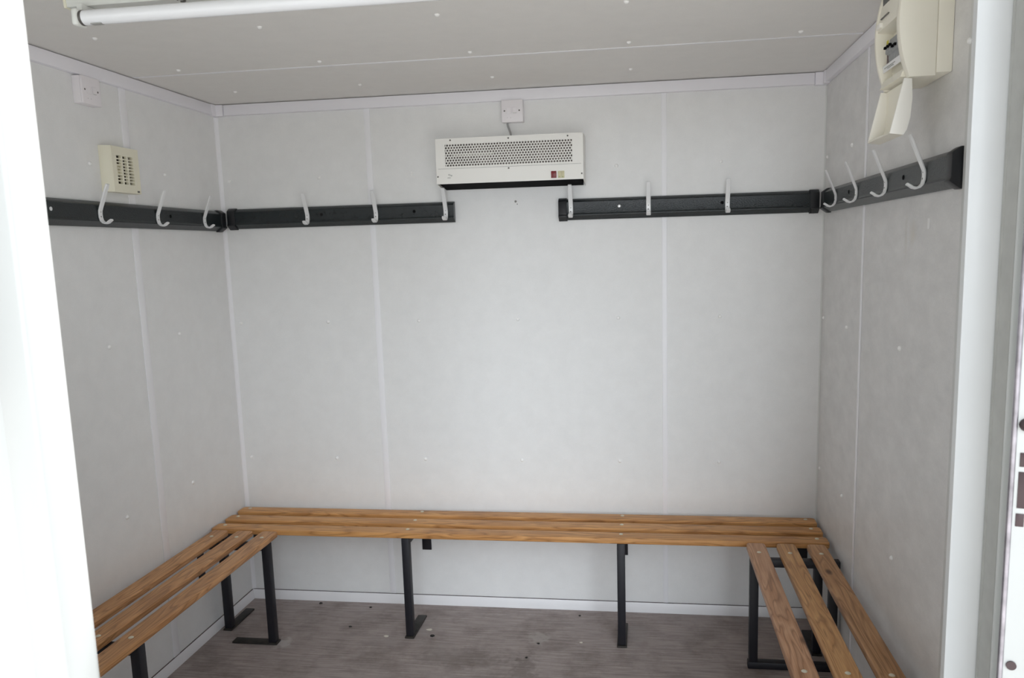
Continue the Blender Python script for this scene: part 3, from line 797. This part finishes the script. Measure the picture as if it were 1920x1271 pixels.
# thin cloud: the hidden sun makes the sky brighter over to the front right of the cabin
dt = wn.new('ShaderNodeVectorMath'); dt.operation = 'DOT_PRODUCT'
dt.inputs[1].default_value = Vector(SUNWARD).normalized()
wlk.new(tc.outputs['Generated'], dt.inputs[0])
mr = wn.new('ShaderNodeMapRange'); mr.inputs['From Min'].default_value = -.2; mr.inputs['From Max'].default_value = 1
mr.inputs['To Min'].default_value = 0; mr.inputs['To Max'].default_value = 1
wlk.new(dt.outputs['Value'], mr.inputs['Value'])
pw = wn.new('ShaderNodeMath'); pw.operation = 'POWER'; pw.inputs[1].default_value = SUNPOW
wlk.new(mr.outputs['Result'], pw.inputs[0])
ma = wn.new('ShaderNodeMath'); ma.operation = 'MULTIPLY_ADD'; ma.inputs[1].default_value = SKYGLOW; ma.inputs[2].default_value = SKYBASE
# small bright sky patch added low ahead of the doorway, for sheen on the rails
d2n = wn.new('ShaderNodeVectorMath'); d2n.operation = 'DOT_PRODUCT'; d2n.inputs[1].default_value = Vector((.02, -1, .07)).normalized()
wlk.new(tc.outputs['Generated'], d2n.inputs[0])
p2 = wn.new('ShaderNodeMath'); p2.operation = 'POWER'; p2.inputs[1].default_value = 260.0
mx0 = wn.new('ShaderNodeMath'); mx0.operation = 'MAXIMUM'; mx0.inputs[1].default_value = 0.0
wlk.new(d2n.outputs['Value'], mx0.inputs[0]); wlk.new(mx0.outputs['Value'], p2.inputs[0])
m2n = wn.new('ShaderNodeMath'); m2n.operation = 'MULTIPLY_ADD'; m2n.inputs[1].default_value = 14.0
wlk.new(p2.outputs['Value'], m2n.inputs[0])
wlk.new(pw.outputs['Value'], ma.inputs[0]); wlk.new(ma.outputs['Value'], m2n.inputs[2]); wlk.new(m2n.outputs['Value'], bg.inputs['Strength'])

sl = bpy.data.lights.new('sun', 'SUN'); sl.energy = SUN_E; sl.angle = math.radians(4); sl.color = (1, .99, .975)
so = bpy.data.objects.new('sun', sl); col.objects.link(so)          # unseen, added behind the cabin so the sunlit yard bounces light onto the ceiling
so.rotation_euler = Vector(SUN_DIR).to_track_quat('-Z', 'Y').to_euler(); so.location = (4, 6, 9)

# ------------------------------------------------------------------ camera
S = 1.14
a, p, r = .1361, -.1401, -.0266
cy, sy, cp, sp_ = math.cos(a), math.sin(a), math.cos(p), math.sin(p)
fwd = Vector((-sy * cp, cy * cp, sp_)); right = Vector((cy, sy, 0)); upv = right.cross(fwd)
R2 = math.cos(r) * right + math.sin(r) * upv; U2 = -math.sin(r) * right + math.cos(r) * upv
cam = bpy.data.cameras.new('camera'); co = bpy.data.objects.new('camera', cam); col.objects.link(co)
mw = Matrix((R2, U2, -fwd)).transposed().to_4x4()
mw.translation = Vector((1.5821 * S, -2.7824 * S, 1.3772 * S))
co.matrix_world = mw
cam.sensor_fit = 'HORIZONTAL'; cam.sensor_width = 36; cam.lens = 27.0
cam.shift_x = -51.18 / 1920; cam.shift_y = 34.51 / 1920
cam.clip_start = .02; cam.clip_end = 200
cam.dof.use_dof = True; cam.dof.focus_distance = 2.3; cam.dof.aperture_fstop = 6.0
sc.camera = co
sc.view_settings.view_transform = 'Standard'; sc.view_settings.look = 'None'
sc.view_settings.gamma = 1.0; sc.view_settings.use_curve_mapping = False
sc.view_settings.exposure = -0.06
sc.cycles.max_bounces = 12; sc.cycles.diffuse_bounces = 8
